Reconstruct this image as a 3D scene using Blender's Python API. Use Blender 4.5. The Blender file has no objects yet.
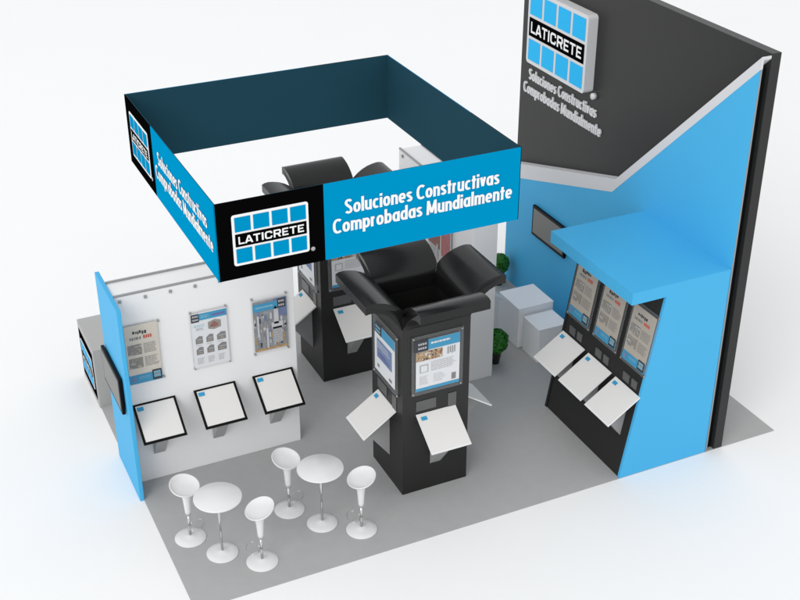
import bpy, math, random
from mathutils import Vector, Matrix
R = math.radians
random.seed(7)
scene = bpy.context.scene
COL = scene.collection

# ------------------------------------------------------------------ camera
CAMPOS = Vector((-1.76544, -7.72276, 7.27685))
yaw, pitch, roll = 0.439152, -0.511232, -0.000515
fw = Vector((math.sin(yaw)*math.cos(pitch), math.cos(yaw)*math.cos(pitch), math.sin(pitch)))
rt = Vector((math.cos(yaw), -math.sin(yaw), 0)); up = rt.cross(fw)
rt2 = math.cos(roll)*rt + math.sin(roll)*up; up2 = -math.sin(roll)*rt + math.cos(roll)*up
cam = bpy.data.cameras.new('camera'); camo = bpy.data.objects.new('camera', cam); COL.objects.link(camo)
camo.matrix_world = Matrix(((rt2.x, up2.x, -fw.x, CAMPOS.x), (rt2.y, up2.y, -fw.y, CAMPOS.y), (rt2.z, up2.z, -fw.z, CAMPOS.z), (0, 0, 0, 1)))
cam.sensor_width = 36; cam.lens = 36*1251.823/800; cam.clip_end = 500
scene.camera = camo

# ------------------------------------------------------------------ light
w = bpy.data.worlds.new('World'); scene.world = w; w.use_nodes = True
w.node_tree.nodes['Background'].inputs[0].default_value = (0.97, 0.985, 1, 1)
w.node_tree.nodes['Background'].inputs[1].default_value = 0.96
def area(name, loc, target, size, power, col=(1, 1, 1)):
    l = bpy.data.lights.new(name, 'AREA'); l.shape = 'DISK'; l.size = size; l.energy = power; l.color = col
    o = bpy.data.objects.new(name, l); COL.objects.link(o); o.location = loc
    o.rotation_euler = (Vector(target)-Vector(loc)).to_track_quat('-Z', 'Y').to_euler()
    return o
area('studio_softbox', (-50, -42, 48), (3, 2, 0), 52, 30000, (1, 0.99, 0.97))
scene.view_settings.view_transform = 'Standard'; scene.view_settings.look = 'None'
scene.view_settings.exposure = 0; scene.view_settings.gamma = 1
scene.cycles.max_bounces = 8; scene.cycles.transparent_max_bounces = 12

# ------------------------------------------------------------------ materials
MATS = {}
def mat(name, col, rough=0.5, metal=0.0, var=0.0, scale=6.0, bump=0.0, bscale=300, spec=0.5, alpha=1.0, trans=0.0, rvar=0.0, coat=0.0):
    m = bpy.data.materials.new(name); m.use_nodes = True; nt = m.node_tree; b = nt.nodes['Principled BSDF']
    b.inputs['Base Color'].default_value = (*col, 1); b.inputs['Roughness'].default_value = rough
    b.inputs['Metallic'].default_value = metal; b.inputs['Specular IOR Level'].default_value = spec
    b.inputs['Alpha'].default_value = alpha; b.inputs['Transmission Weight'].default_value = trans
    b.inputs['Coat Weight'].default_value = coat
    tc = nt.nodes.new('ShaderNodeTexCoord')
    if var or rvar:
        n = nt.nodes.new('ShaderNodeTexNoise'); n.inputs['Scale'].default_value = scale; n.inputs['Detail'].default_value = 5
        nt.links.new(tc.outputs['Object'], n.inputs['Vector'])
        if var:
            mx = nt.nodes.new('ShaderNodeMix'); mx.data_type = 'RGBA'
            mx.inputs[6].default_value = (*[c*(1-var) for c in col], 1); mx.inputs[7].default_value = (*[min(1, c*(1+var)) for c in col], 1)
            nt.links.new(n.outputs['Fac'], mx.inputs[0]); nt.links.new(mx.outputs[2], b.inputs['Base Color'])
        if rvar:
            mr = nt.nodes.new('ShaderNodeMapRange'); mr.inputs['To Min'].default_value = max(0.02, rough-rvar); mr.inputs['To Max'].default_value = rough+rvar
            nt.links.new(n.outputs['Fac'], mr.inputs[0]); nt.links.new(mr.outputs[0], b.inputs['Roughness'])
    if bump:
        n2 = nt.nodes.new('ShaderNodeTexNoise'); n2.inputs['Scale'].default_value = bscale; n2.inputs['Detail'].default_value = 3
        nt.links.new(tc.outputs['Object'], n2.inputs['Vector'])
        bp = nt.nodes.new('ShaderNodeBump'); bp.inputs['Strength'].default_value = bump; bp.inputs['Distance'].default_value = 0.004
        nt.links.new(n2.outputs['Fac'], bp.inputs['Height']); nt.links.new(bp.outputs[0], b.inputs['Normal'])
    MATS[name] = m
    return m
mat('floor_white', (0.85, 0.85, 0.85), 0.75, var=0.01, scale=0.6)
mat('carpet_grey', (0.40, 0.40, 0.40), 0.95, var=0.05, scale=9, bump=0.35, bscale=260, spec=0.15)
mat('white_panel', (0.78, 0.78, 0.785), 0.42, var=0.012, scale=2, rvar=0.06)
mat('white_plastic', (0.72, 0.72, 0.72), 0.25, var=0.01, rvar=0.05)
mat('board_white', (0.70, 0.685, 0.665), 0.4, var=0.02, scale=5)
mat('board_edge', (0.74, 0.74, 0.74), 0.35)
mat('bracket_grey', (0.34, 0.34, 0.34), 0.45, var=0.03)
mat('pedestal_white', (0.90, 0.90, 0.91), 0.4, var=0.01)
mat('rim_grey', (0.30, 0.30, 0.30), 0.4, metal=0.3, var=0.03)
mat('counter_grey', (0.38, 0.375, 0.37), 0.5, var=0.03, scale=3)
mat('sky_blue', (0.062, 0.405, 0.71), 0.55, var=0.02, scale=1.5, rvar=0.05, spec=0.2)
mat('cyan_print', (0.0, 0.25, 0.485), 0.8, var=0.01, spec=0.0)
mat('logo_cyan', (0.0, 0.42, 0.80), 0.5, spec=0.25)
mat('print_black', (0.002, 0.002, 0.002), 0.9, spec=0.0)
mat('print_white', (0.80, 0.80, 0.80), 0.6, spec=0.2)
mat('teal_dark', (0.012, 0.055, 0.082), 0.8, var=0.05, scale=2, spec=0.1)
mat('kiosk_black', (0.014, 0.0135, 0.013), 0.42, var=0.12, scale=5, rvar=0.06, spec=0.4)
mat('petal_black', (0.011, 0.011, 0.011), 0.22, var=0.12, scale=5, rvar=0.05, spec=0.3)
mat('inside_black', (0.004, 0.004, 0.004), 0.8, spec=0.1)
mat('plate_grey', (0.09, 0.09, 0.09), 0.4, var=0.1, scale=20)
mat('wall_dark', (0.026, 0.0255, 0.025), 0.35, var=0.05, scale=2, rvar=0.05, spec=0.22)
mat('gloss_black', (0.002, 0.002, 0.002), 0.4, spec=0.12)
mat('screen_grey', (0.15, 0.15, 0.14), 0.4, var=0.04)
mat('band_white', (0.62, 0.62, 0.63), 0.5, var=0.01)
mat('chrome', (0.62, 0.62, 0.62), 0.12, metal=1.0)
mat('acrylic', (0.40, 0.41, 0.42), 0.25, alpha=0.22)
mat('acrylic_clear', (0.72, 0.73, 0.74), 0.25, alpha=0.14)
mat('pin_metal', (0.35, 0.35, 0.36), 0.3, metal=0.8)
mat('paper_white', (0.66, 0.67, 0.69), 0.6)
mat('paper_cream', (0.60, 0.55, 0.48), 0.6, var=0.10, scale=9)
mat('paper_grey', (0.40, 0.36, 0.31), 0.6, var=0.06, scale=9)
mat('ink_grey', (0.20, 0.20, 0.20), 0.6)
mat('ink_light', (0.42, 0.42, 0.43), 0.6)
mat('ink_dark', (0.03, 0.035, 0.045), 0.6)
mat('ink_cyan', (0.04, 0.27, 0.46), 0.5)
mat('ink_cyan_light', (0.22, 0.45, 0.58), 0.5)
mat('ink_red', (0.52, 0.09, 0.06), 0.6)
mat('ink_violet', (0.13, 0.12, 0.33), 0.6)
mat('ink_purple', (0.15, 0.21, 0.36), 0.6, var=0.35, scale=30)
mat('photo_taupe', (0.27, 0.25, 0.22), 0.6, var=0.4, scale=40)
mat('photo_orange', (0.40, 0.26, 0.13), 0.6, var=0.6, scale=45)
mat('photo_city', (0.24, 0.25, 0.27), 0.6, var=0.5, scale=35)
mat('photo_sky', (0.13, 0.17, 0.30), 0.6, var=0.3, scale=12)
mat('photo_pale', (0.50, 0.50, 0.52), 0.6, var=0.15, scale=20)
mat('photo_brown', (0.25, 0.10, 0.09), 0.6, var=0.4, scale=25)
mat('photo_pink', (0.42, 0.14, 0.15), 0.6, var=0.3, scale=12)
mat('leaf', (0.026, 0.20, 0.014), 0.55, var=0.5, scale=25)
mat('leaf_core', (0.008, 0.045, 0.006), 0.8)
mat('pot_dark', (0.018, 0.022, 0.014), 0.5, var=0.1)
mat('soil', (0.03, 0.02, 0.014), 0.9, var=0.3, scale=60)

# ------------------------------------------------------------------ mesh builder
class MB:
    def __init__(s, T=None): s.v = []; s.f = []; s.m = []; s.mats = []; s.sm = []; s.T = T or Matrix()
    def _mi(s, name):
        if name not in s.mats: s.mats.append(name)
        return s.mats.index(name)
    def add(s, vs, fs, m, smooth=False):
        k = len(s.v); s.v += [s.T @ Vector(p) for p in vs]
        for f in fs: s.f.append([i+k for i in f]); s.m.append(s._mi(m)); s.sm.append(smooth)
        return s
    def box(s, x0, y0, z0, x1, y1, z1, m):
        vs = [(x, y, z) for z in (z0, z1) for y in (y0, y1) for x in (x0, x1)]
        return s.add(vs, [(0, 2, 3, 1), (4, 5, 7, 6), (0, 1, 5, 4), (2, 6, 7, 3), (0, 4, 6, 2), (1, 3, 7, 5)], m)
    def prism(s, a, b, m, smooth=False):       # two matching rings
        n = len(a); vs = list(a)+list(b)
        s.add(vs, [tuple(range(n-1, -1, -1)), tuple(range(n, 2*n))], m)
        return s.add(vs, [(i, (i+1) % n, n+(i+1) % n, n+i) for i in range(n)], m, smooth)
    def lathe(s, prof, m, c=(0, 0), seg=40, smooth=True):
        vs = []; fs = []
        for r, z in prof:
            for k in range(seg):
                a = 2*math.pi*k/seg; vs.append((c[0]+r*math.cos(a), c[1]+r*math.sin(a), z))
        for i in range(len(prof)-1):
            for k in range(seg):
                j = (k+1) % seg; fs.append((i*seg+k, i*seg+j, (i+1)*seg+j, (i+1)*seg+k))
        fs.append(tuple(range(seg-1, -1, -1))); fs.append(tuple((len(prof)-1)*seg+k for k in range(seg)))
        return s.add(vs, fs, m, smooth)
    def tube(s, pts, r, m, seg=10):
        pts = [Vector(p) for p in pts]; vs = []; fs = []
        for i, p in enumerate(pts):
            d = (pts[min(i+1, len(pts)-1)]-pts[max(i-1, 0)]).normalized()
            a = d.orthogonal().normalized() if i == 0 else (pa - d*pa.dot(d)).normalized()
            pa = a; b = d.cross(a)
            for k in range(seg):
                t = 2*math.pi*k/seg; vs.append(p+a*math.cos(t)*r+b*math.sin(t)*r)
        for i in range(len(pts)-1):
            for k in range(seg):
                j = (k+1) % seg; fs.append((i*seg+k, i*seg+j, (i+1)*seg+j, (i+1)*seg+k))
        fs.append(tuple(range(seg-1, -1, -1))); fs.append(tuple((len(pts)-1)*seg+k for k in range(seg)))
        return s.add(vs, fs, m, True)
    def build(s, name, parent=None, bevel=0.0, seg=2):
        me = bpy.data.meshes.new(name); me.from_pydata(s.v, [], s.f)
        for n in s.mats: me.materials.append(MATS[n])
        for i, p in enumerate(me.polygons): p.material_index = s.m[i]; p.use_smooth = s.sm[i]
        me.update()
        o = bpy.data.objects.new(name, me); COL.objects.link(o)
        if parent: o.parent = parent
        if bevel:
            b = o.modifiers.new('bevel', 'BEVEL'); b.width = bevel; b.segments = seg; b.limit_method = 'ANGLE'; b.angle_limit = R(40)
        return o

def tag(o, label=None, cat=None, group=None, kind=None):
    if label: o['label'] = label
    if cat: o['category'] = cat
    if group: o['group'] = group
    if kind: o['kind'] = kind
    return o
def empty(name, loc, rz=0, label=None, cat=None, group=None, ry=0):
    o = bpy.data.objects.new(name, None); o.empty_display_size = 0.1; COL.objects.link(o)
    o.location = loc; o.rotation_euler = (0, ry, rz)
    return tag(o, label, cat, group)
def kids(o): return [c for c in list(COL.objects) if c.parent == o]
def copy_tree(o, parent=None):
    c = o.copy(); COL.objects.link(c)
    if parent: c.parent = parent
    for ch in kids(o): copy_tree(ch, c)
    return c

# plane frame: maps (a, b, lift) to 3D: origin + a*u + b*v + lift*n
class PF:
    def __init__(s, o, u, v):
        s.o = Vector(o); s.u = Vector(u).normalized(); s.v = Vector(v).normalized(); s.n = s.u.cross(s.v)
    def p(s, a, b, l=0): return s.o+s.u*a+s.v*b+s.n*l
    def T(s): 
        M = Matrix((s.u, s.v, s.n)).transposed().to_4x4(); M.translation = s.o
        return M
def rect(mb, a0, b0, a1, b1, l, m, th=0.0):
    if th: mb.box(a0, b0, l, a1, b1, l+th, m)
    else: mb.add([(a0, b0, l), (a1, b0, l), (a1, b1, l), (a0, b1, l)], [(0, 1, 2, 3)], m)
def rrect(mb, a0, b0, a1, b1, l, th, r, m, seg=6):
    pts = []
    for cx, cy, s0 in ((a1-r, b1-r, 0), (a0+r, b1-r, 90), (a0+r, b0+r, 180), (a1-r, b0+r, 270)):
        for k in range(seg+1):
            t = R(s0+90*k/seg); pts.append((cx+r*math.cos(t), cy+r*math.sin(t)))
    mb.prism([(x, y, l) for x, y in pts], [(x, y, l+th) for x, y in pts], m)
def textmesh(txt, offset=0.0, space=1.0):
    cu = bpy.data.curves.new('lettering', 'FONT'); cu.body = txt; cu.size = 1; cu.offset = offset; cu.space_character = space
    cu.resolution_u = 4
    o = bpy.data.objects.new('tmp_text', cu); COL.objects.link(o)
    dg = bpy.context.evaluated_depsgraph_get(); dg.update()
    me = bpy.data.meshes.new_from_object(o.evaluated_get(dg))
    vs = [tuple(v.co) for v in me.vertices]; fs = [tuple(p.vertices) for p in me.polygons]
    bpy.data.objects.remove(o); bpy.data.curves.remove(cu); bpy.data.meshes.remove(me)
    return vs, fs
CAP = None
def capheight():
    global CAP
    if CAP is None: CAP = max(v[1] for v in textmesh('E')[0])
    return CAP
def text(mb, txt, a0, a1, base, cap, l, m, offset=0.0, th=0.0, space=1.0, shear=0.0):
    vs, fs = textmesh(txt, offset, space)
    x0 = min(v[0] for v in vs); x1 = max(v[0] for v in vs); sx = (a1-a0)/(x1-x0); sy = cap/capheight()
    P = [(a0+(v[0]-x0)*sx+shear*v[1]*sy, base+v[1]*sy) for v in vs]
    if not th:
        mb.add([(x, y, l) for x, y in P], fs, m); return
    n = len(P)
    mb.add([(x, y, l+th) for x, y in P], fs, m)
    ec = {}
    for f in fs:
        for i in range(len(f)):
            a, b = f[i], f[(i+1) % len(f)]
            k = (min(a, b), max(a, b)); ec.setdefault(k, []).append((a, b))
    side = [e[0] for e in ec.values() if len(e) == 1]
    vv = [(x, y, l) for x, y in P]+[(x, y, l+th) for x, y in P]
    mb.add(vv, [(a, b, b+n, a+n) for a, b in side], m)
def block_word(mb, word, a0, a1, b0, h, l, m):
    # squared block capitals with chamfered corners, drawn as strokes in a unit cell
    q = 0.19
    G = {'L': [[(0,0),(0,1),(q*1.3,1),(q*1.3,0)], [(q*1.3,0),(q*1.3,q),(1,q),(1,0)]],
      'A': [[(0,0),(.38,1),(.62,1),(.5,.76),(.24,0)], [(.62,1),(1,0),(.76,0),(.5,.76)], [(.30,.18),(.36,.36),(.64,.36),(.70,.18)]],
      'T': [[(0,1-q),(0,1),(1,1),(1,1-q)], [(.38,0),(.38,1-q),(.62,1-q),(.62,0)]],
      'I': [[(0,0),(0,1),(1,1),(1,0)]],
      'C': [[(0,.2),(0,.8),(.24,.72),(.24,.28)], [(0,.8),(.2,1),(.85,1),(.80,1-q),(.32,1-q),(.24,.72)], [(.85,1),(1,.8),(1,.66),(.76,.66),(.76,.74),(.80,1-q)], [(0,.2),(.24,.28),(.32,q),(.80,q),(.85,0),(.2,0)], [(.85,0),(.80,q),(.76,.26),(.76,.34),(1,.34),(1,.2)]],
      'R': [[(0,0),(0,1),(.24,1),(.24,0)], [(.24,1-q),(.24,1),(.84,1),(.74,1-q)], [(.84,1),(1,.84),(1,.52),(.84,.36),(.74,.36+q),(.76,.58),(.76,.78),(.74,1-q)], [(.24,.36),(.24,.36+q),(.74,.36+q),(.84,.36)], [(.5,.36),(.78,.36),(1,0),(.73,0)]],
      'E': [[(0,0),(0,1),(.26,1),(.26,0)], [(.26,0),(.26,q),(1,q),(1,0)], [(.26,1-q),(.26,1),(1,1),(1,1-q)], [(.26,.42),(.26,.59),(.88,.59),(.88,.42)]]}
    wd = {'L': .78, 'A': 1.1, 'T': .92, 'I': .24, 'C': .98, 'R': .98, 'E': .82}; gap = .17; kern = {'LA': -.14, 'AT': -.14}
    tot = sum(wd[c] for c in word)+gap*(len(word)-1)+sum(kern.get(word[i:i+2], 0) for i in range(len(word))); k = (a1-a0)/tot; x = a0
    for i, c in enumerate(word):
        for P in G[c]:
            mb.add([(x+p[0]*wd[c]*k, b0+p[1]*h, l) for p in reversed(P)], [tuple(range(len(P)))], m)
        x += (wd[c]+gap+kern.get(word[i:i+2], 0))*k
def arc(cx, cy, rx, ry, a0, a1, n=14):
    # squarish oval so that the narrow bowls stay open
    out = []
    for i in range(n+1):
        t = R(a0+(a1-a0)*i/n); c, q = math.cos(t), math.sin(t); e = 0.86
        out.append((cx+rx*math.copysign(abs(c)**e, c), cy+ry*math.copysign(abs(q)**e, q)))
    return out
XH = 0.70; WS = 0.182; HI = XH-WS/2+0.01; LO = WS/2-0.01; MY = XH/2
BOWL = lambda cx: arc(cx, MY, 0.155, HI-MY, 0, 360, 24)
def arch(x0, x1): return [(x0, 0.36)]+arc((x0+x1)/2, HI-0.17, (x1-x0)/2, 0.17, 180, 0, 10)+[(x1, 0)]
CG = {'o': ([BOWL(.24)], .48), 'c': ([arc(.24, MY, .155, HI-MY, 48, 312, 18)], .42),
  'e': ([arc(.24, MY, .155, HI-MY, 0, 310, 20), [(.14, MY-.01), (.455, MY-.01)]], .48),
  'l': ([[(.083, 0), (.083, 1.02)]], .166), 'i': ([[(.083, 0), (.083, XH)], [(.083, .80), (.083, .97)]], .166),
  'n': ([[(.083, 0), (.083, XH)], arch(.083, .375)], .458), 'm': ([[(.083, 0), (.083, XH)], arch(.083, .36), arch(.36, .637)], .72),
  'u': ([[(.083, XH), (.083, .25)]+arc(.229, LO+.17, .146, .17, 180, 360, 10), [(.375, XH), (.375, 0)]], .458),
  'r': ([[(.083, 0), (.083, XH)], [(.083, .40)]+arc(.27, HI-.2, .187, .2, 180, 95, 8)], .31),
  't': ([[(.15, 0), (.15, .93)], [(.0, XH-.075), (.31, XH-.075)]], .31),
  'v': ([[(.08, XH), (.21, .06)], [(.34, XH), (.21, .06)]], .42),
  'a': ([BOWL(.235), [(.395, 0), (.395, XH)]], .478), 'd': ([BOWL(.235), [(.395, 0), (.395, 1.02)]], .478),
  'b': ([[(.083, 0), (.083, 1.02)], BOWL(.243)], .478), 'p': ([[(.083, -.25), (.083, XH)], BOWL(.243)], .478),
  's': ([arc(.195, .50, .125, HI-.50, 25, 180, 9)+[(.12, .43), (.27, .29)]+arc(.195, .205, .125, .205-LO, 0, -155, 9)], .39),
  'S': ([arc(.25, .73, .17, .20, 25, 180, 9)+[(.15, .61), (.35, .42)]+arc(.25, .28, .17, .20, 0, -155, 9)], .50),
  'C': ([arc(.33, .5, .25, .43, 50, 310, 22)], .56),
  'M': ([[(.083, 0), (.12, 1.0)], [(.13, .93), (.36, .12)], [(.36, .12), (.59, .93)], [(.60, 1.0), (.637, 0)]], .72)}
def condensed(mb, txt, a0, a1, base, cap, l, m, th=0.0):
    gap = .062; sp = .24
    tot = sum((CG[c][1]+gap) if c != ' ' else sp for c in txt)-gap; k = (a1-a0)/tot; x = a0; j = 0
    for c in txt:
        if c == ' ': x += sp*k; continue
        for P in CG[c][0]:
            j += 1; L = l+0.0004*(j % 3); n = len(P)
            closed = abs(P[0][0]-P[-1][0]) < 1e-6 and abs(P[0][1]-P[-1][1]) < 1e-6
            lt, rt_ = [], []
            for i in range(n):
                a = P[i-1] if i > 0 else (P[-2] if closed else P[0]); b = P[i+1] if i < n-1 else (P[1] if closed else P[-1])
                d = Vector((b[0]-a[0], b[1]-a[1])).normalized(); nx, ny = -d.y, d.x
                h = WS/2*(0.86+0.14*abs(d.y))
                lt.append((x+(P[i][0]+nx*h)*k, base+(P[i][1]+ny*h)*cap)); rt_.append((x+(P[i][0]-nx*h)*k, base+(P[i][1]-ny*h)*cap))
            vs = [(p[0], p[1], L+th) for p in lt+rt_]
            mb.add(vs, [(i, n+i, n+i+1, i+1) for i in range(n-1)], m)
            if th:
                for side_ in (lt, rt_): mb.add([(p[0], p[1], l) for p in side_]+[(p[0], p[1], L+th) for p in side_], [(i, i+1, n+i+1, n+i) for i in range(n-1)], m)
                for q in (0, n-1): mb.add([(lt[q][0], lt[q][1], l), (rt_[q][0], rt_[q][1], l), (rt_[q][0], rt_[q][1], L+th), (lt[q][0], lt[q][1], L+th)], [(0, 1, 2, 3)], m)
        x += (CG[c][1]+gap)*k
def tile_logo(T, parent, w, h, l=0.0, th=0.004, part='logo', fine=True, frame='print_white', cy='cyan_print', base_th=None, letters=True):
    """white rounded frame, two rows of four tiles, black band with the word"""
    bt = base_th or th
    mb = MB(T); rrect(mb, 0, 0, w, h, l, bt, 0.035*w, frame)
    o = mb.build(part, parent)
    L = l+bt+0.003; e = 0.035*w; g = 0.035*w; tw = (w-2*e-3*g)/4
    bh = h*0.25; b0 = (h-bh)/2; th2 = b0-e-g*0.8
    for r0 in (e, h-e-th2):
        for k in range(4):
            a = e+k*(tw+g); t = MB(T); rect(t, a, r0, a+tw, r0+th2, L, cy); t.build('tile', o)
    b = MB(T); rect(b, e*0.9, b0, w-e*0.9, b0+bh, L, 'print_black'); b.build('name_band', o)
    x = MB(T)
    if letters: block_word(x, 'LATICRETE', e*2.0, w-e*2.0, b0+bh*0.2, bh*0.6, L+0.003, 'print_white')
    x.build('lettering', o)
    return o

# ================================================================== SETTING
fl = MB(); fl.add([(-90, -60, 0), (110, -60, 0), (110, 140, 0), (-90, 140, 0)], [(0, 1, 2, 3)], 'floor_white')
tag(fl.build('floor'), 'white studio floor around the booth', kind='structure')
cp = MB(); cp.box(0, 0, -0.02, 6, 4, 0.006, 'carpet_grey')
tag(cp.build('carpet'), 'grey carpet under the whole booth', kind='structure')

# ================================================================== LEFT WHITE WALL
WY = 1.868
def white_wall(name, x0, y0, x1, y1, h, label, clips, face):
    e = empty(name, ((x0+x1)/2, (y0+y1)/2, 0), 0, label, 'wall')
    T = Matrix.Translation((-(x0+x1)/2, -(y0+y1)/2, 0))
    MB(T).box(x0, y0, 0.006, x1, y1, h, 'white_panel').build('wall_body', e, 0.004)
    r = 0.022
    for k in (0, 1):
        m = MB(T)
        if face == 'y':
            ya = y0-0.002 if k == 0 else y1-r+0.002
            m.box(x0, ya, h, x1, ya+r, h+0.018, 'rim_grey')
        else:
            xa = x0-0.002 if k == 0 else x1-r+0.002
            m.box(xa, y0, h, xa+r, y1, h+0.018, 'rim_grey')
        m.build('top_rail', e, 0.003)
    for c in clips:
        m = MB(T)
        if face == 'y': m.box(c-0.013, y0-0.012, h-0.058, c+0.013, y0-0.001, h-0.03, 'rim_grey')
        else: m.box(x0-0.014, c-0.016, h-0.062, x0-0.001, c+0.016, h-0.03, 'rim_grey')
        m.build('clip', e, 0.002)
    return e
white_wall('display_wall', 0.006, WY, 1.655, 2.17, 2.0, 'long white display wall with grey top rails and three black framed boards', [0.055, 0.28, 0.505, 0.73, 0.955, 1.18, 1.405, 1.61], 'y')
white_wall('display_wall', 3.645, 2.09, 3.93, 3.82, 2.02, 'narrow white wall with a dark red poster behind the nearer black kiosk', [3.72, 3.3, 2.9, 2.5], 'x')

# white name plates low on the long wall, beside each board
# blue end panel
e = empty('end_panel', (-0.017, 2.0, 0), 0, 'light blue upright panel at the left end of the white display wall', 'panel')
T = Matrix.Translation((0.017, -2.0, 0))
MB(T).box(-0.036, 1.598, 0.0, 0.003, 2.385, 2.02, 'sky_blue').build('panel_board', e, 0.003)

def tv(name, loc, rz, w, h, label):
    e = empty(name, loc, rz, label, 'television')
    # local: x across, y into wall, z up; origin bottom centre at the wall
    m = MB(); m.box(-w/2, -0.04, 0, w/2, -0.008, h, 'gloss_black'); m.build('tv_frame', e, 0.006)
    s = MB(); b = 0.03; s.box(-w/2+b, -0.0425, b*1.3, w/2-b, -0.039, h-b, 'screen_grey'); s.build('screen', e)
    k = MB(); k.box(-0.12, -0.008, h/2-0.08, 0.12, 0.0, h/2+0.08, 'gloss_black'); k.build('wall_mount', e)
    return e
tv('television', (-0.036, 2.03, 0.91), R(-90), 0.66, 0.37, 'flat television with a grey screen on the blue end panel')
tv('television', (5.15, 3.01, 0.885), R(-90), 0.70, 0.37, 'flat television with a grey screen on the tall blue wall')

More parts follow.
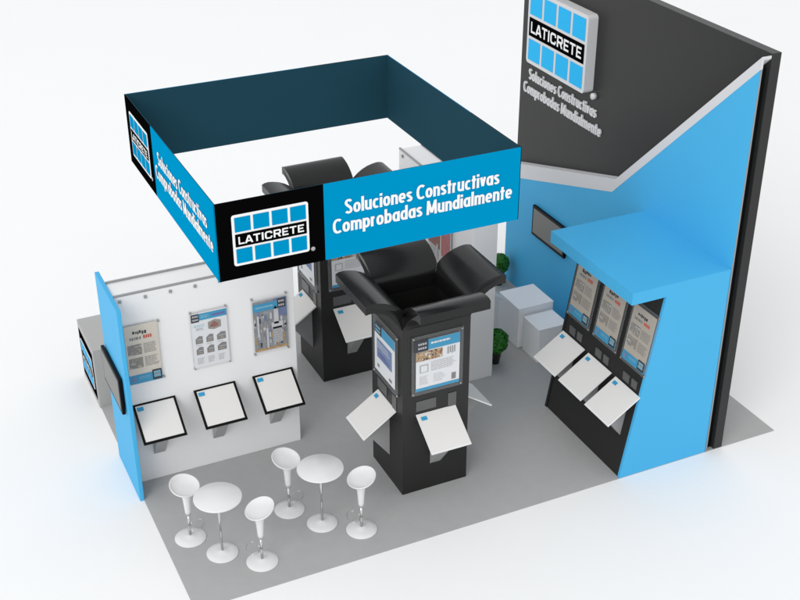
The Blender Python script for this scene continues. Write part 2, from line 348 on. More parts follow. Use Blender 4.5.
# ================================================================== POSTERS
def lines(mb, a0, b0, a1, b1, n, m, l, ragged=0.25, th=0.35):
    st = (b1-b0)/n
    for i in range(n):
        y = b1-(i+0.7)*st; x = a0
        end = a1-(a1-a0)*ragged*random.random()
        while x < end:
            wd = random.uniform(0.010, 0.034); x2 = min(x+wd, end)
            rect(mb, x, y, x2, y+st*th, l, m); x = x2+0.005
def poster(o, u, v, w, h, kind, label, group, hw=None, hh=None):
    """acrylic holder (w x h outside) with a printed sheet; plane frame at the lower left corner of the holder"""
    F = PF(o, u, v)
    e = bpy.data.objects.new('poster_holder', None); COL.objects.link(e); e.empty_display_size = 0.05
    e.matrix_world = F.T(); tag(e, label, 'poster', group)
    bx = MB(); rect(bx, 0, 0, w, h, 0.014, 'acrylic_clear' if kind in ('tan', 'grid', 'city', 'red') else 'acrylic'); bx.build('acrylic_sheet', e)
    for px in (0.018, w-0.018):
        for py in (0.018, h-0.018):
            q = MB(Matrix.Translation((px, py, 0))); q.lathe([(0.010, -0.004), (0.010, 0.021), (0.006, 0.024)], 'pin_metal', seg=14); q.build('standoff_pin', e)
    mx = (w-hw)/2; my = (h-hh)/2; a0, b0, a1, b1 = mx, my, w-mx, h-my
    W, H = a1-a0, b1-b0
    L0 = 0.0215; L1 = 0.0235; L2 = 0.0255; L3 = 0.0275
    s = MB(); paper = {'tan': 'paper_cream', 'brown': 'paper_grey'}.get(kind, 'paper_white')
    rect(s, a0, b0, a1, b1, 0.0185, paper, 0.003)
    sh = s.build('printed_sheet', e)
    X = lambda t: a0+W*t
    Y = lambda t: b0+H*t
    g = MB()
    if kind in ('tan', 'brown'):
        rect(g, X(0), Y(0), X(1), Y(0.155), L1, 'ink_cyan')
        rect(g, X(0.70), Y(0.012), X(0.985), Y(0.185), L2, 'ink_dark')
        for i in range(4):
            for j in (0.055, 0.12): rect(g, X(0.745+i*0.052), Y(j), X(0.785+i*0.052), Y(j+0.04), L3, 'ink_cyan_light')
        rect(g, X(0.745), Y(0.1), X(0.94), Y(0.112), L3, 'ink_light')
        lines(g, X(0.30), Y(0.07), X(0.64), Y(0.125), 2, 'ink_cyan_light', L2, 0.1)
        rect(g, X(0.08), Y(0.04), X(0.2), Y(0.12), L2, 'ink_purple')
        for k, y in enumerate((0.50, 0.27)):
            rect(g, X(0.05), Y(y), X(0.47), Y(y+0.175), L1, 'photo_taupe')
            rr = random.Random(3+k)
            for q in range(26):
                xa = rr.uniform(0.05, 0.41); ya = rr.uniform(y, y+0.145)
                rect(g, X(xa), Y(ya), X(min(0.47, xa+rr.uniform(0.02, 0.12))), Y(min(y+0.175, ya+rr.uniform(0.008, 0.04))), L2+0.00008*q, rr.choice(['photo_taupe', 'ink_light', 'paper_grey', 'photo_taupe', 'photo_city']))
            lines(g, X(0.53), Y(y), X(0.95), Y(y+0.175), 7, 'ink_grey', L1, 0.3, 0.4)
        # two hand-lettered looking headline rows; the last word in red
        x = 0.24
        for wv in (0.09, 0.06, 0.05, 0.08, 0.07, 0.09): rect(g, X(x), Y(0.83+0.03*random.random()), X(x+wv*0.72), Y(0.885+0.02*random.random()), L1, 'ink_dark'); x += wv
        x = 0.14
        for wv in (0.06, 0.08, 0.05, 0.10, 0.07): rect(g, X(x), Y(0.755), X(x+wv*0.7), Y(0.80), L1, 'ink_grey'); x += wv
        x = 0.55
        for wv in (0.09, 0.08, 0.08, 0.08): rect(g, X(x), Y(0.755), X(x+wv*0.6), Y(0.81), L1, 'ink_red'); x += wv*0.8
    elif kind == 'grid':
        rect(g, X(0), Y(0.86), X(1), Y(0.98), L1, 'ink_cyan')
        rect(g, X(0), Y(0.84), X(0.22), Y(0.985), L2, 'ink_dark')
        for i in range(4):
            for j in (0.87, 0.93): rect(g, X(0.035+i*0.042), Y(j), X(0.068+i*0.042), Y(j+0.032), L3, 'ink_light')
        lines(g, X(0.27), Y(0.89), X(0.50), Y(0.955), 2, 'ink_cyan_light', L2, 0.1, 0.5)
        rect(g, X(0.58), Y(0.90), X(0.95), Y(0.935), L2, 'ink_violet')
        g.add([(X(0.46), Y(0.68), L1), (X(0.62), Y(0.65), L1), (X(0.82), Y(0.68), L1), (X(0.82), Y(0.80), L1), (X(0.66), Y(0.83), L1), (X(0.46), Y(0.80), L1)], [(0, 1, 2, 3, 4, 5)], 'photo_taupe')
        g.add([(X(0.5), Y(0.72), L2), (X(0.64), Y(0.69), L2), (X(0.76), Y(0.72), L2), (X(0.64), Y(0.80), L2)], [(0, 1, 2, 3)], 'photo_brown')
        lines(g, X(0.06), Y(0.74), X(0.38), Y(0.79), 2, 'ink_cyan_light', L1, 0.1)
        lines(g, X(0.12), Y(0.68), X(0.32), Y(0.73), 2, 'ink_grey', L1, 0.1)
        for r_, y in enumerate((0.44, 0.24)):
            for c in range(3):
                x = 0.08+c*0.30; ww = 0.20+0.05*(c == 2)
                g.add([(X(x), Y(y), L1), (X(x+ww), Y(y), L1), (X(x+ww), Y(y+0.13), L1), (X(x+ww*0.5), Y(y+0.14), L1), (X(x), Y(y+0.09), L1)], [(0, 1, 2, 3, 4)], 'ink_grey')
                rect(g, X(x+0.03), Y(y+0.02), X(x+ww-0.04), Y(y+0.055), L2, 'photo_taupe')
                rect(g, X(x+0.05), Y(y+0.07), X(x+ww-0.02), Y(y+0.085), L2, 'ink_light')
        for c in range(3): lines(g, X(0.09+c*0.3), Y(0.06), X(0.29+c*0.3), Y(0.18), 4, 'ink_light', L1, 0.3, 0.5)
        for c in range(3): lines(g, X(0.09+c*0.3), Y(0.395), X(0.27+c*0.3), Y(0.42), 1, 'ink_light', L1, 0.3, 0.5)
    elif kind == 'city':
        rect(g, X(0), Y(0), X(1), Y(1), L1, 'photo_city')
        rect(g, X(0.6), Y(0.62), X(1), Y(1), L2, 'photo_sky')
        rect(g, X(0), Y(0.80), X(0.72), Y(0.95), L2+0.001, 'ink_cyan')
        rect(g, X(0.72), Y(0.80), X(0.96), Y(0.98), L2+0.001, 'ink_dark')
        for i in range(3):
            for j in (0.83, 0.91): rect(g, X(0.755+i*0.06), Y(j), X(0.80+i*0.06), Y(j+0.04), L3, 'ink_light')
        lines(g, X(0.08), Y(0.85), X(0.66), Y(0.90), 1, 'ink_cyan_light', L3, 0.1, 0.6)
        rr = random.Random(5); pal = ['photo_pale', 'ink_grey', 'photo_taupe', 'photo_city', 'ink_light', 'photo_sky', 'ink_dark', 'photo_city']
        for i in range(90):
            xa = rr.uniform(0.0, 0.93); ya = rr.uniform(0.05, 0.62 if xa > 0.55 else 0.70); ww_ = rr.uniform(0.02, 0.07); h_ = rr.uniform(0.03, 0.14)
            rect(g, X(xa), Y(ya), X(min(1, xa+ww_)), Y(min(0.79, ya+h_)), L2+0.00004*i, rr.choice(pal if ya > 0.25 else pal+['photo_orange']*5))
        for (xa, ya, xb, yb, mm) in ((0.60, 0.50, 0.74, 0.79, 'photo_pale'), (0.52, 0.40, 0.86, 0.54, 'photo_pale'), (0.55, 0.12, 0.83, 0.44, 'ink_light'), (0.36, 0.05, 0.42, 0.45, 'photo_pale'), (0.10, 0.30, 0.16, 0.72, 'photo_pale')):
            rect(g, X(xa), Y(ya), X(xb), Y(yb), L2+0.0045, mm)
        for i in range(5):
            for j in range(6): rect(g, X(0.57+0.05*i), Y(0.14+0.048*j), X(0.595+0.05*i), Y(0.17+0.048*j), L2+0.005, 'photo_city' if (i+j) % 3 else 'ink_grey')
        rect(g, X(0.0), Y(0.0), X(1), Y(0.05), L2+0.001, 'photo_orange')
        g.add([(X(0.59), Y(0.79), L2+.001), (X(0.73), Y(0.79), L2+.001), (X(0.66), Y(0.86), L2+.001)], [(0, 1, 2)], 'photo_pale')
    elif kind == 'sheet':
        rect(g, X(0), Y(0.80), X(1), Y(1), L1, 'ink_cyan')
        rect(g, X(-0.04), Y(0.79), X(0.27), Y(1.01), L2, 'ink_dark')
        for i in range(4):
            for j in (0.84, 0.92): rect(g, X(0.04+i*0.05), Y(j), X(0.078+i*0.05), Y(j+0.04), L3, 'ink_light')
        lines(g, X(0.33), Y(0.885), X(0.78), Y(0.945), 1, 'paper_white', L2, 0.05, 0.6)
        rect(g, X(0), Y(0.60), X(0.60), Y(0.78), L1, 'photo_orange')
        rr = random.Random(11)
        for q in range(60):
            xa = rr.uniform(0.0, 0.56); ya = rr.uniform(0.60, 0.76)
            rect(g, X(xa), Y(ya), X(min(0.6, xa+rr.uniform(0.015, 0.05))), Y(min(0.78, ya+rr.uniform(0.01, 0.05))), L2+0.00005*q, rr.choice(['photo_orange', 'photo_brown', 'ink_dark', 'paper_cream', 'photo_taupe', 'ink_light']))
        for i in range(4): rect(g, X(0.72+0.05*i), Y(0.62+0.02*(i % 2)), X(0.74+0.05*i), Y(0.77), L1, 'ink_grey')
        for i in range(3): rect(g, X(0.70), Y(0.64+0.04*i), X(0.90), Y(0.65+0.04*i), L2, 'ink_light')
        lines(g, X(0.34), Y(0.36), X(0.95), Y(0.56), 8, 'ink_grey', L1, 0.3, 0.22)
        rect(g, X(0.08), Y(0.36), X(0.28), Y(0.52), L1, 'ink_light'); rect(g, X(0.11), Y(0.38), X(0.25), Y(0.5), L2, 'paper_white')
        lines(g, X(0.08), Y(0.12), X(0.30), Y(0.30), 7, 'ink_light', L1, 0.3, 0.3)
        lines(g, X(0.40), Y(0.12), X(0.70), Y(0.30), 7, 'ink_light', L1, 0.4, 0.25)
        rect(g, X(0.82), Y(0.09), X(0.92), Y(0.22), L1, 'ink_grey')
        rect(g, X(0), Y(0), X(1), Y(0.06), L1, 'ink_cyan')
    elif kind == 'map':
        rect(g, X(0), Y(0.80), X(1), Y(1), L1, 'ink_cyan')
        rect(g, X(0.02), Y(0.8), X(0.36), Y(1.01), L2, 'ink_dark')
        for i in range(4):
            for j in (0.84, 0.92): rect(g, X(0.08+i*0.06), Y(j), X(0.125+i*0.06), Y(j+0.045), L3, 'ink_cyan_light')
        rect(g, X(0.12), Y(0.30), X(0.86), Y(0.70), L1, 'ink_purple')
        lines(g, X(0.16), Y(0.52), X(0.82), Y(0.66), 3, 'paper_white', L2, 0.2, 0.35)
        lines(g, X(0.2), Y(0.34), X(0.8), Y(0.44), 3, 'ink_violet', L2, 0.4, 0.5)
        rect(g, X(0.14), Y(0.1), X(0.24), Y(0.16), L1, 'ink_grey'); rect(g, X(0.72), Y(0.06), X(0.86), Y(0.12), L1, 'ink_grey')
    elif kind == 'red':
        rect(g, X(0.0), Y(0.0), X(1), Y(0.98), L1, 'photo_pale')
        rect(g, X(0.0), Y(0.28), X(0.55), Y(0.98), L2, 'photo_brown')
        rect(g, X(0.60), Y(0.2), X(0.96), Y(0.80), L2, 'photo_pink')
        rect(g, X(0.55), Y(0.0), X(0.60), Y(0.98), L3, 'paper_cream')
        rect(g, X(0.1), Y(0.08), X(0.3), Y(0.24), L2, 'ink_light'); rect(g, X(0.38), Y(0.05), X(0.46), Y(0.36), L3, 'ink_light')
    g.build('print', sh)
    return e
GP = 'posters in clear holders on the long white wall'
ux, uz = (1, 0, 0), (0, 0, 1)
poster((0.02, WY, 1.095), ux, uz, 0.365, 0.62, 'tan', 'tan poster with two photos, nearest the blue end panel', GP, 0.30, 0.60)
poster((0.643, WY, 1.095), ux, uz, 0.365, 0.62, 'grid', 'white poster with two rows of grey product pictures, middle of the white wall', GP, 0.335, 0.57)
poster((1.222, WY, 1.095), ux, uz, 0.365, 0.62, 'city', 'grey city picture poster with a blue header, next to the black kiosk', GP, 0.33, 0.53)
uy = (0, -1, 0)
poster((3.645, 3.05, 1.08), uy, uz, 0.56, 0.64, 'red', 'dark red and pink poster on the narrow white wall behind the kiosks', None, 0.52, 0.56)

# ================================================================== SAMPLE BOARDS
def board_proto(framed):
    e = empty('sample_board', (0, 0, 0))
    ang = R(34); W = 0.40; Lh = 0.40
    Tt = Matrix.Rotation(ang, 4, 'X')       # board extends along -y and drops
    th = 0.014
    if framed:
        f = MB(Tt); b = 0.021
        f.box(-W/2, -Lh, -th, W/2, -Lh+b, 0.004, 'gloss_black'); f.box(-W/2, -b*0.8, -th, W/2, 0, 0.004, 'gloss_black')
        f.box(-W/2, -Lh+b, -th, -W/2+b, -b*0.8, 0.004, 'gloss_black'); f.box(W/2-b, -Lh+b, -th, W/2, -b*0.8, 0.004, 'gloss_black')
        f.build('frame', e)
        p = MB(Tt); p.box(-W/2+b, -Lh+b, -th+0.002, W/2-b, -b*0.8, 0, 'board_white'); p.build('board', e)
    else:
        p = MB(Tt); p.box(-W/2, -Lh, -th, W/2, 0, 0.0, 'board_edge')
        p.add([(-W/2+0.006, -Lh+0.02, 0.002), (W/2-0.006, -Lh+0.02, 0.002), (W/2-0.006, -0.006, 0.002), (-W/2+0.006, -0.006, 0.002)], [(0, 1, 2, 3)], 'board_white'); p.build('board', e, 0.003)
    k = MB(Tt); x0 = -W/2+0.032; k.add([(x0, -0.072, 0.004), (x0+0.058, -0.072, 0.004), (x0+0.058, -0.034, 0.004), (x0, -0.034, 0.004)], [(0, 1, 2, 3)], 'ink_cyan')
    for i in range(4): 
        for y in (-0.066, -0.048): k.add([(x0+0.006+i*0.0125, y, 0.006), (x0+0.014+i*0.0125, y, 0.006), (x0+0.014+i*0.0125, y+0.009, 0.006), (x0+0.006+i*0.0125, y+0.009, 0.006)], [(0, 1, 2, 3)], 'logo_cyan')
    k.build('corner_mark', e)
    br = MB(); hw = 0.053
    prof = [(0, -0.585), (-0.27, -0.585+0.27*1.33), (-0.275, -0.275*math.tan(ang)-0.02), (0, -0.02)]
    br.prism([(-hw, y, z) for y, z in prof], [(hw, y, z) for y, z in prof], 'bracket_grey'); br.build('bracket', e, 0.003)
    return e
FB = board_proto(True); PB = board_proto(False)
first = {id(FB): True, id(PB): True}
def board(proto, x, y, z, rz, label, group):
    o = proto if first[id(proto)] else copy_tree(proto); first[id(proto)] = False
    o.location = (x, y, z); o.rotation_euler = (0, 0, rz)
    return tag(o, label, 'sample board', group)
g1 = 'black framed boards along the long white wall'
for x, lab in ((0.258, 'black framed white board below the tan poster, next to the blue end panel'), (0.835, 'black framed white board below the white poster of product pictures'), (1.408, 'black framed white board below the grey city poster')):
    board(FB, x-0.008, WY-0.001, 0.873, 0, lab, g1)

# ================================================================== KIOSKS
KX, KY, KW = 2.191, 0.646, 0.664
def petal_profile():
    up_, lo = [], []
    # (offset outward, height)
    U = [(-0.045, 1.90), (-0.02, 1.95), (0.0, 1.98), (0.05, 2.025), (0.10, 2.058), (0.16, 2.085), (0.22, 2.10), (0.27, 2.107), (0.31, 2.103), (0.342, 2.09)]
    Lw = [(0.342, 2.012), (0.30, 2.018), (0.24, 2.008), (0.18, 1.985), (0.134, 1.954), (0.09, 1.91), (0.05, 1.862), (0.02, 1.815), (0.002, 1.775), (-0.03, 1.775)]
    return U, Lw
def kiosk(label):
    e = empty('kiosk', (KX+KW/2, KY+KW/2, 0), 0, label, 'kiosk', 'black kiosks with flared tops')
    h = KW/2; t = 0.03
    b = MB()
    b.box(-h, -h, 0.006, h, h, 0.3, 'kiosk_black')
    for (x0, y0, x1, y1) in ((-h, -h, h, -h+t), (-h, h-t, h, h), (-h, -h+t, -h+t, h-t), (h-t, -h+t, h, h-t)): b.box(x0, y0, 0.3, x1, y1, 1.90, 'kiosk_black')
    b.build('body', e, 0.0)
    i = MB(); i.box(-h+t, -h+t, 1.2, h-t, h-t, 1.22, 'inside_black'); i.build('inner_shelf', e)
    U, Lw = petal_profile()
    for k in range(4):
        Rk = Matrix.Rotation(R(90*k), 4, 'Z')
        pr = U+Lw; n = len(pr)
        hl = h-0.001
        def flare(y): return hl
        A = [(-flare(o), -h-o, z) if o >= 0 else (-h-o+0.001 if False else -(h+o)+0.001, -h-o, z) for o, z in pr]
        B = [(flare(o), -h-o, z) if o >= 0 else ((h+o)-0.001, -h-o, z) for o, z in pr]
        m = MB(Rk); m.prism(A, B, 'petal_black', smooth=True)
        p = m.build('flared_flap', e)
        for pl in p.data.polygons:
            if len(pl.vertices) > 4: pl.use_smooth = False
        md = p.modifiers.new('edge', 'EDGE_SPLIT'); md.split_angle = R(35)
        m2 = MB(Rk); m2.box(-0.20, -h-0.006, 0.90, 0.0, -h, 1.005, 'plate_grey'); m2.build('grey_plate', e, 0.002)
        m3 = MB(Rk); m3.box(0.12, -h-0.006, 0.86, 0.205, -h, 1.01, 'plate_grey'); m3.build('grey_plate', e, 0.002)
    return e
K1 = kiosk('nearer black square kiosk with four flared flaps on top, in front of the other kiosk')
K2 = copy_tree(K1); K2.location = (2.256+KW/2, 2.74+KW/2, 0); tag(K2, 'farther black square kiosk with four flared flaps, mostly behind the hanging sign')
gb = 'white boards on the black kiosks'; gk = 'posters on the black kiosks'
for (kx, ky, far) in ((KX, KY, 0), (2.256, 2.74, 1)):
    which = 'farther black kiosk' if far else 'nearer black kiosk'
    c = (kx+KW/2, ky+KW/2); h = KW/2
    board(PB, c[0], ky-0.001, 0.868, 0, f'white sample board on the front of the {which}', gb)
    board(PB, kx-0.001, c[1], 0.868, R(-90), f'white sample board on the left side of the {which}', gb)
    board(PB, kx+KW+0.001, c[1], 0.868, R(90), f'white sample board on the hidden right side of the {which}', gb)
    poster((kx+0.08, ky, 1.08), ux, uz, 0.51, 0.61, 'sheet', f'white sheet with blue header on the front of the {which}', gk, 0.43, 0.52)
    poster((kx, ky+KW-0.065, 1.04), uy, uz, 0.53, 0.63, 'map', f'white sheet with violet picture on the left of the {which}', gk, 0.43, 0.50)
# board on the right side of the narrow wall
board(PB, 3.931, 2.62, 0.90, R(90), 'white board poking out from the right side of the narrow white wall', gb)

# ================================================================== RIGHT STAND
SL = 0.163
e = empty('display_stand', (4.65, 0.68, 0), 0, 'light blue and black slanted display stand with a thick canopy against the tall wall', 'display stand')
T = Matrix.Translation((-4.65, -0.68, 0))
for (y0, y1) in ((0.0, 0.03), (1.33, 1.36)):
    m = MB(T); P = [(4.150, 0.006), (5.146, 0.006), (5.146, 1.898), (4.150+SL*1.898, 1.898)]
    if y0 == 0: P = [(4.150, 0.006), (5.146, 0.006), (5.146, 2.02), (4.092, 2.02), (4.092, 1.9), (4.150+SL*1.9, 1.9)]
    m.prism([(x, y0, z) for x, z in P], [(x, y1, z) for x, z in P], 'sky_blue' if y0 == 0 else 'kiosk_black'); m.build('side_panel', e)
m = MB(T); P = [(4.158, 0.006), (5.14, 0.006), (5.14, 1.897), (4.158+SL*1.897, 1.897)]
m.prism([(x, 0.0305, z) for x, z in P], [(x, 1.3295, z) for x, z in P], 'kiosk_black'); m.build('slanted_front', e)
MB(T).box(4.0925, 0.0302, 1.9005, 5.16, 1.363, 2.0198, 'sky_blue').build('canopy', e)
gs = 'posters on the slanted blue stand'; gsb = 'white boards on the slanted blue stand'
vn = Vector((SL, 0, 1)).normalized()
for yc, pos in ((1.135, 'at the end by the white pedestals'), (0.668, 'between the other two'), (0.20, 'next to the blue side panel')):
    z0 = 1.075
    poster((4.158+SL*z0, yc+0.205, z0), uy, vn, 0.41, 0.63, 'brown', f'tan poster on the slanted stand, {pos}', gs, 0.345, 0.565)
    board(PB, 4.292, yc, 0.885, R(-90), f'white board on the slanted stand, {pos}', gsb)
    for dz, dy, s in ((0.95, 0.06, 0.06), (0.95, -0.07, 0.045)):
        m = MB(T); x = 4.158+SL*dz
        m.box(x-0.008, yc+dy-s/2-0.02, dz-0.05, x+0.012, yc+dy+s/2+0.02, dz+0.04, 'plate_grey'); m.build('grey_plate', e, 0.002)

# ================================================================== FEATURE WALL
e = empty('feature_wall', (5.25, 2.0, 0), 0, 'tall dark wall with a white zigzag stripe over a blue lower part', 'wall')
T = Matrix.Translation((-5.25, -2.0, 0))
MB(T).box(5.25, 0.0, 0.006, 5.35, 4.0, 4.003, 'wall_dark').build('wall_slab', e, 0.004)
low = [(0.0, 3.88), (1.917, 1.995), (4.0, 1.343)]        # lower edge of the stripe (y, z)
hi = [(0.0, 3.99), (1.872, 2.155), (4.0, 1.525)]
m = MB(T); P = [(4.0, 0.006), (0.0, 0.006)]+low
m.prism([(5.15, y, z) for y, z in P], [(5.168, y, z) for y, z in P], 'sky_blue'); m.build('blue_panel', e)
m = MB(T); P = [(3.99, 0.006), (0.05, 0.006), (0.05, 3.86), (1.905, 2.04), (3.99, 1.42)]
m.prism([(5.168, y, z) for y, z in P], [(5.25, y, z) for y, z in P], 'inside_black'); m.build('core', e)
m = MB(T)
for i in range(2):
    P = [low[i], hi[i], hi[i+1], low[i+1]]
    m.prism([(5.148, y, z) for y, z in P], [(5.17, y, z) for y, z in P], 'band_white')
    Q = [(hi[i][0]+0.004, hi[i][1]-0.03), (hi[i][0]+0.004, hi[i][1]-0.002), (hi[i+1][0], hi[i+1][1]-0.002), (hi[i+1][0], hi[i+1][1]-0.03)]
    m.prism([(5.17, y, z) for y, z in Q], [(5.2495, y, z) for y, z in Q], 'band_white')
m.build('zigzag_stripe', e)
m = MB(T); m.box(5.151, -0.003, 0.006, 5.166, -0.0005, 3.88, 'rim_grey'); m.build('edge_trim', e)

# logo block on the wall
F = PF((5.25, 3.71, 2.835), (0, -1, 0), (0, 0, 1))
e = bpy.data.objects.new('logo_sign', None); COL.objects.link(e); e.matrix_world = F.T()
tag(e, 'thick white block sign with eight blue tiles high on the dark wall', 'sign')
tile_logo(Matrix(), e, 1.165, 0.815, 0.0, part='sign_block', base_th=0.115, frame='band_white', cy='logo_cyan')
m = MB(Matrix.Translation((1.215, -0.02, 0))); m.lathe([(0.034, 0), (0.034, 0.04), (0.02, 0.047)], 'band_white', seg=20); m.build('registered_mark', e)
e = bpy.data.objects.new('wall_lettering', None); COL.objects.link(e); e.matrix_world = PF((5.25, 3.9, 2.42), (0, -1, 0), (0, 0, 1)).T()
tag(e, 'two lines of raised pale lettering under the tile sign on the dark wall', 'lettering')
m = MB(); condensed(m, 'Soluciones Constructivas', 0.10, 1.46, 0.172, 0.122, 0.0, 'band_white', th=0.016); m.build('text_line', e)
m = MB(); condensed(m, 'Comprobadas Mundialmente', 0.0, 1.57, 0.0, 0.122, 0.0, 'band_white', th=0.016); m.build('text_line', e)

# ================================================================== HANGING SIGN
HX, HY, HZ, HW, HH = 0.4532, 0.0950, 2.9241, 2.502, 0.6212
e = empty('hanging_sign', (HX+HW/2, HY+HW/2, HZ), 0, 'square ring sign with blue and black faces hanging over the booth', 'sign')
def side(k):
    # k: 0 front(-y), 1 right(+x), 2 back, 3 left(-x)
    Rk = Matrix.Rotation(R(90*k), 4, 'Z') @ Matrix.Translation((-HW/2, -HW/2, 0)) @ Matrix.Rotation(R(90), 4, 'X')
    # local: x across, y up, z outwards
    t = 0.006
    m = MB(Rk); BK = 0.835
    m.box(0, 0, -t, BK, HH, 0, 'print_black'); m.box(BK, 0, -t, HW, HH, 0, 'cyan_print')
    o = m.build('face_panel', e)
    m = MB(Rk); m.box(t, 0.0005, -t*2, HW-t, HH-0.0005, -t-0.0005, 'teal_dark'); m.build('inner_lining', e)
    LT = Rk @ Matrix.Translation((0.122, 0.105, 0.0))
    tile_logo(LT, o, 0.588, 0.408, 0.0, 0.003, part='tile_mark')
    m = MB(Rk @ Matrix.Translation((0.738, 0.118, 0))); m.lathe([(0.017, 0), (0.017, 0.004)], 'counter_grey', seg=20); m.build('registered_mark', o)
    m = MB(Rk); condensed(m, 'Soluciones Constructivas', 1.0, 2.31, 0.350, 0.118, 0.004, 'print_white')
    condensed(m, 'Comprobadas Mundialmente', 0.90, 2.43, 0.205, 0.118, 0.004, 'print_white'); m.build('lettering', o)
for k in range(4): side(k)

# ================================================================== COUNTER
e = empty('reception_counter', (0.3, 3.62, 0), 0, 'grey box counter with a black logo panel behind the blue end panel', 'counter')
T = Matrix.Translation((-0.3, -3.62, 0))
MB(T).box(-0.012, 3.27, 0.0, 0.60, 3.975, 0.69, 'counter_grey').build('counter_body', e, 0.004)
LP = Matrix.Translation((-0.3, -3.62, 0)) @ PF((-0.012, 3.925, 0.075), (0, -1, 0), (0, 0, 1)).T()
m = MB(LP); rect(m, 0, 0, 0.60, 0.54, 0.0, 'print_black', 0.004); lp = m.build('logo_panel', e)
tile_logo(LP @ Matrix.Translation((0.05, 0.09, 0.004)), lp, 0.50, 0.36, 0.0, 0.003, part='tile_mark', frame='print_white', cy='logo_cyan')

# ================================================================== PEDESTALS
for (x0, y0, x1, y1, hh, lab) in ((4.46, 2.47, 4.895, 2.91, 0.50, 'larger white cube pedestal below the television on the blue wall'), (4.50, 2.10, 4.86, 2.43, 0.42, 'smaller white cube pedestal beside the black end of the slanted stand')):
    e = empty('pedestal', ((x0+x1)/2, (y0+y1)/2, 0), 0, lab, 'pedestal', 'white cube pedestals')
    a, b = (x1-x0)/2, (y1-y0)/2
    MB().box(-a, -b, 0.006, a, b, hh-0.012, 'pedestal_white').build('pedestal_body', e, 0.004)
    MB().box(-a-0.003, -b-0.003, hh-0.012, a+0.003, b+0.003, hh, 'pedestal_white').build('pedestal_top', e, 0.003)

# ================================================================== PLANTS
def plant(x, y, r, cz, lab):
    e = empty('potted_plant', (x, y, 0.006), 0, lab, 'plant', 'round potted bushes')
    MB().lathe([(0.045, 0), (0.068, 0.135), (0.072, 0.14), (0.072, 0.155), (0.06, 0.155)], 'pot_dark', seg=24).build('pot', e)
    MB().lathe([(0.058, 0.145), (0.058, 0.150)], 'soil', seg=20).build('soil', e)
    m = MB(); m.lathe([(r*0.86*math.cos(R(a)), cz+r*0.86*math.sin(R(a))) for a in range(-85, 90, 12)], 'leaf_core', seg=20)
    rnd = random.Random(int(x*100))
    for i in range(2600):
        d = Vector((rnd.gauss(0, 1), rnd.gauss(0, 1), rnd.gauss(0, 1))).normalized()
        p = Vector((0, 0, cz))+d*r*rnd.uniform(0.86, 1.02)*(1+0.03*math.sin(7*d.x+5*d.z))
        t = d.orthogonal().normalized(); t = Matrix.Rotation(rnd.uniform(0, 6.28), 3, d) @ t
        nrm = (d+0.5*Vector((rnd.gauss(0, 1), rnd.gauss(0, 1), rnd.gauss(0, 1)))).normalized()
        t = (t-nrm*t.dot(nrm)).normalized(); b = nrm.cross(t); L = r*rnd.uniform(0.09, 0.14)
        m.add([p-t*L, p+b*L*0.5, p+t*L, p-b*L*0.5], [(0, 1, 2, 3)], 'leaf')
    m.build('foliage', e)
plant(4.09, 2.31, 0.135, 0.27, 'round green potted bush on the carpet beside the foot of the narrow white wall')
plant(4.99, 3.86, 0.125, 0.28, 'round green potted bush against the far end of the blue wall')

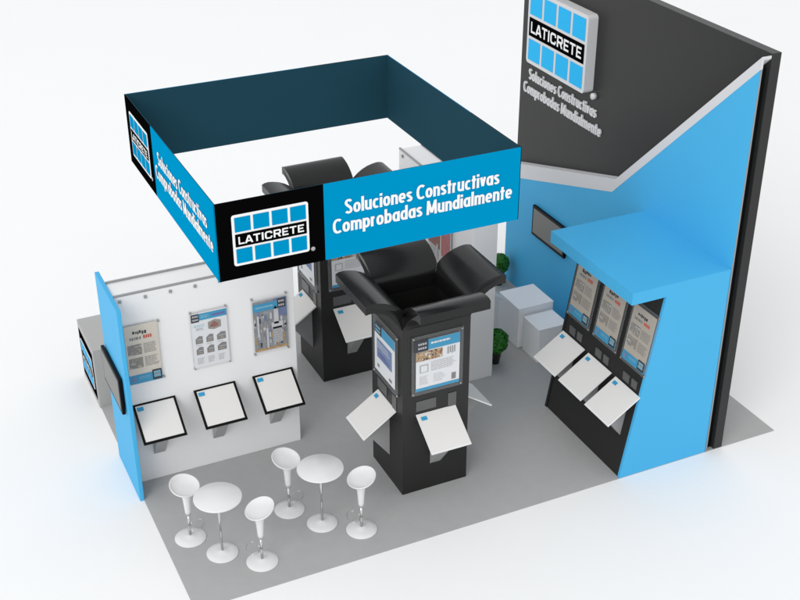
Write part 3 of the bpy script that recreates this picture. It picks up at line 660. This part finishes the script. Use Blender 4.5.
# ================================================================== TABLES AND STOOLS
def table(x, y, lab):
    e = empty('bar_table', (x, y, 0.006), 0, lab, 'table', 'round white bar tables')
    MB().lathe([(0.0, 0.600), (0.195, 0.600), (0.207, 0.606), (0.207, 0.614), (0.203, 0.618), (0.0, 0.618)][1:-1], 'white_plastic', seg=56).build('table_top', e)
    MB().lathe([(0.011, 0.03), (0.011, 0.6)], 'chrome', seg=18).build('column', e)
    MB().lathe([(0.138, 0.0), (0.140, 0.004), (0.136, 0.009), (0.08, 0.018), (0.02, 0.030), (0.013, 0.034)], 'white_plastic', seg=48).build('base', e)
    return e
table(0.425, 0.585, 'round white bar table nearer the left edge of the carpet')
table(1.365, 0.590, 'round white bar table nearer the black kiosk')
def stool_proto():
    e = empty('bar_stool', (0, 0, 0))
    # seat: shallow dish, high side towards +y
    m = MB(Matrix.Translation((0, 0.012, 0.562)) @ Matrix.Rotation(R(16), 4, 'X'))
    rings = [(0.0, -0.012), (0.05, -0.010), (0.09, -0.004), (0.118, 0.006), (0.134, 0.018), (0.139, 0.020), (0.142, 0.016), (0.135, 0.002), (0.11, -0.016), (0.075, -0.032), (0.045, -0.05)]
    seg = 48; vs = []; fs = []
    for r, z in rings[1:]:
        for k in range(seg):
            a = 2*math.pi*k/seg; back = max(0, math.sin(a))
            lift = 0.006*back*(r/0.14)**2 if r > 0.08 else 0
            vs.append((r*math.cos(a)*1.02, r*math.sin(a)*0.93, z+lift))
    n = len(rings)-1
    for i in range(n-1):
        for k in range(seg): j = (k+1) % seg; fs.append((i*seg+k, (i+1)*seg+k, (i+1)*seg+j, i*seg+j))
    fs.append(tuple(range(seg))); fs.append(tuple((n-1)*seg+k for k in range(seg-1, -1, -1)))
    m.add(vs, fs, 'white_plastic', True); m.build('seat', e)
    MB().lathe([(0.021, 0.262), (0.024, 0.258), (0.026, 0.30), (0.034, 0.42), (0.048, 0.525), (0.052, 0.535)], 'white_plastic', seg=32).build('seat_stem', e)
    MB().lathe([(0.012, 0.03), (0.012, 0.27)], 'chrome', seg=18).build('column', e)
    MB().lathe([(0.138, 0.0), (0.140, 0.004), (0.136, 0.009), (0.08, 0.020), (0.025, 0.032), (0.016, 0.036)], 'white_plastic', seg=48).build('base', e)
    pts = [(0.085*math.sin(R(t)), -0.075-0.055*math.cos(R(t)), 0.165) for t in range(-150, 151, 15)]
    pts = [(0.0, -0.012, 0.165)]+pts+[(0.001, -0.012, 0.165)]
    MB().tube(pts, 0.0028, 'chrome').build('footrest', e)
    return e
ST = stool_proto()
spots = [(0.232, 0.900, 45, 'white bar stool behind the left bar table, next to the carpet edge'), (0.702, 0.332, -98, 'white bar stool at the front of the left bar table, nearest the camera'),
         (1.165, 0.893, 50, 'white bar stool behind the right bar table, near the white display wall'), (1.650, 0.358, -95, 'white bar stool in front of the nearer black kiosk')]
for i, (x, y, a, lab) in enumerate(spots):
    o = ST if i == 0 else copy_tree(ST)
    o.location = (x, y, 0.006); o.rotation_euler = (0, 0, R(a)); tag(o, lab, 'bar stool', 'white bar stools')
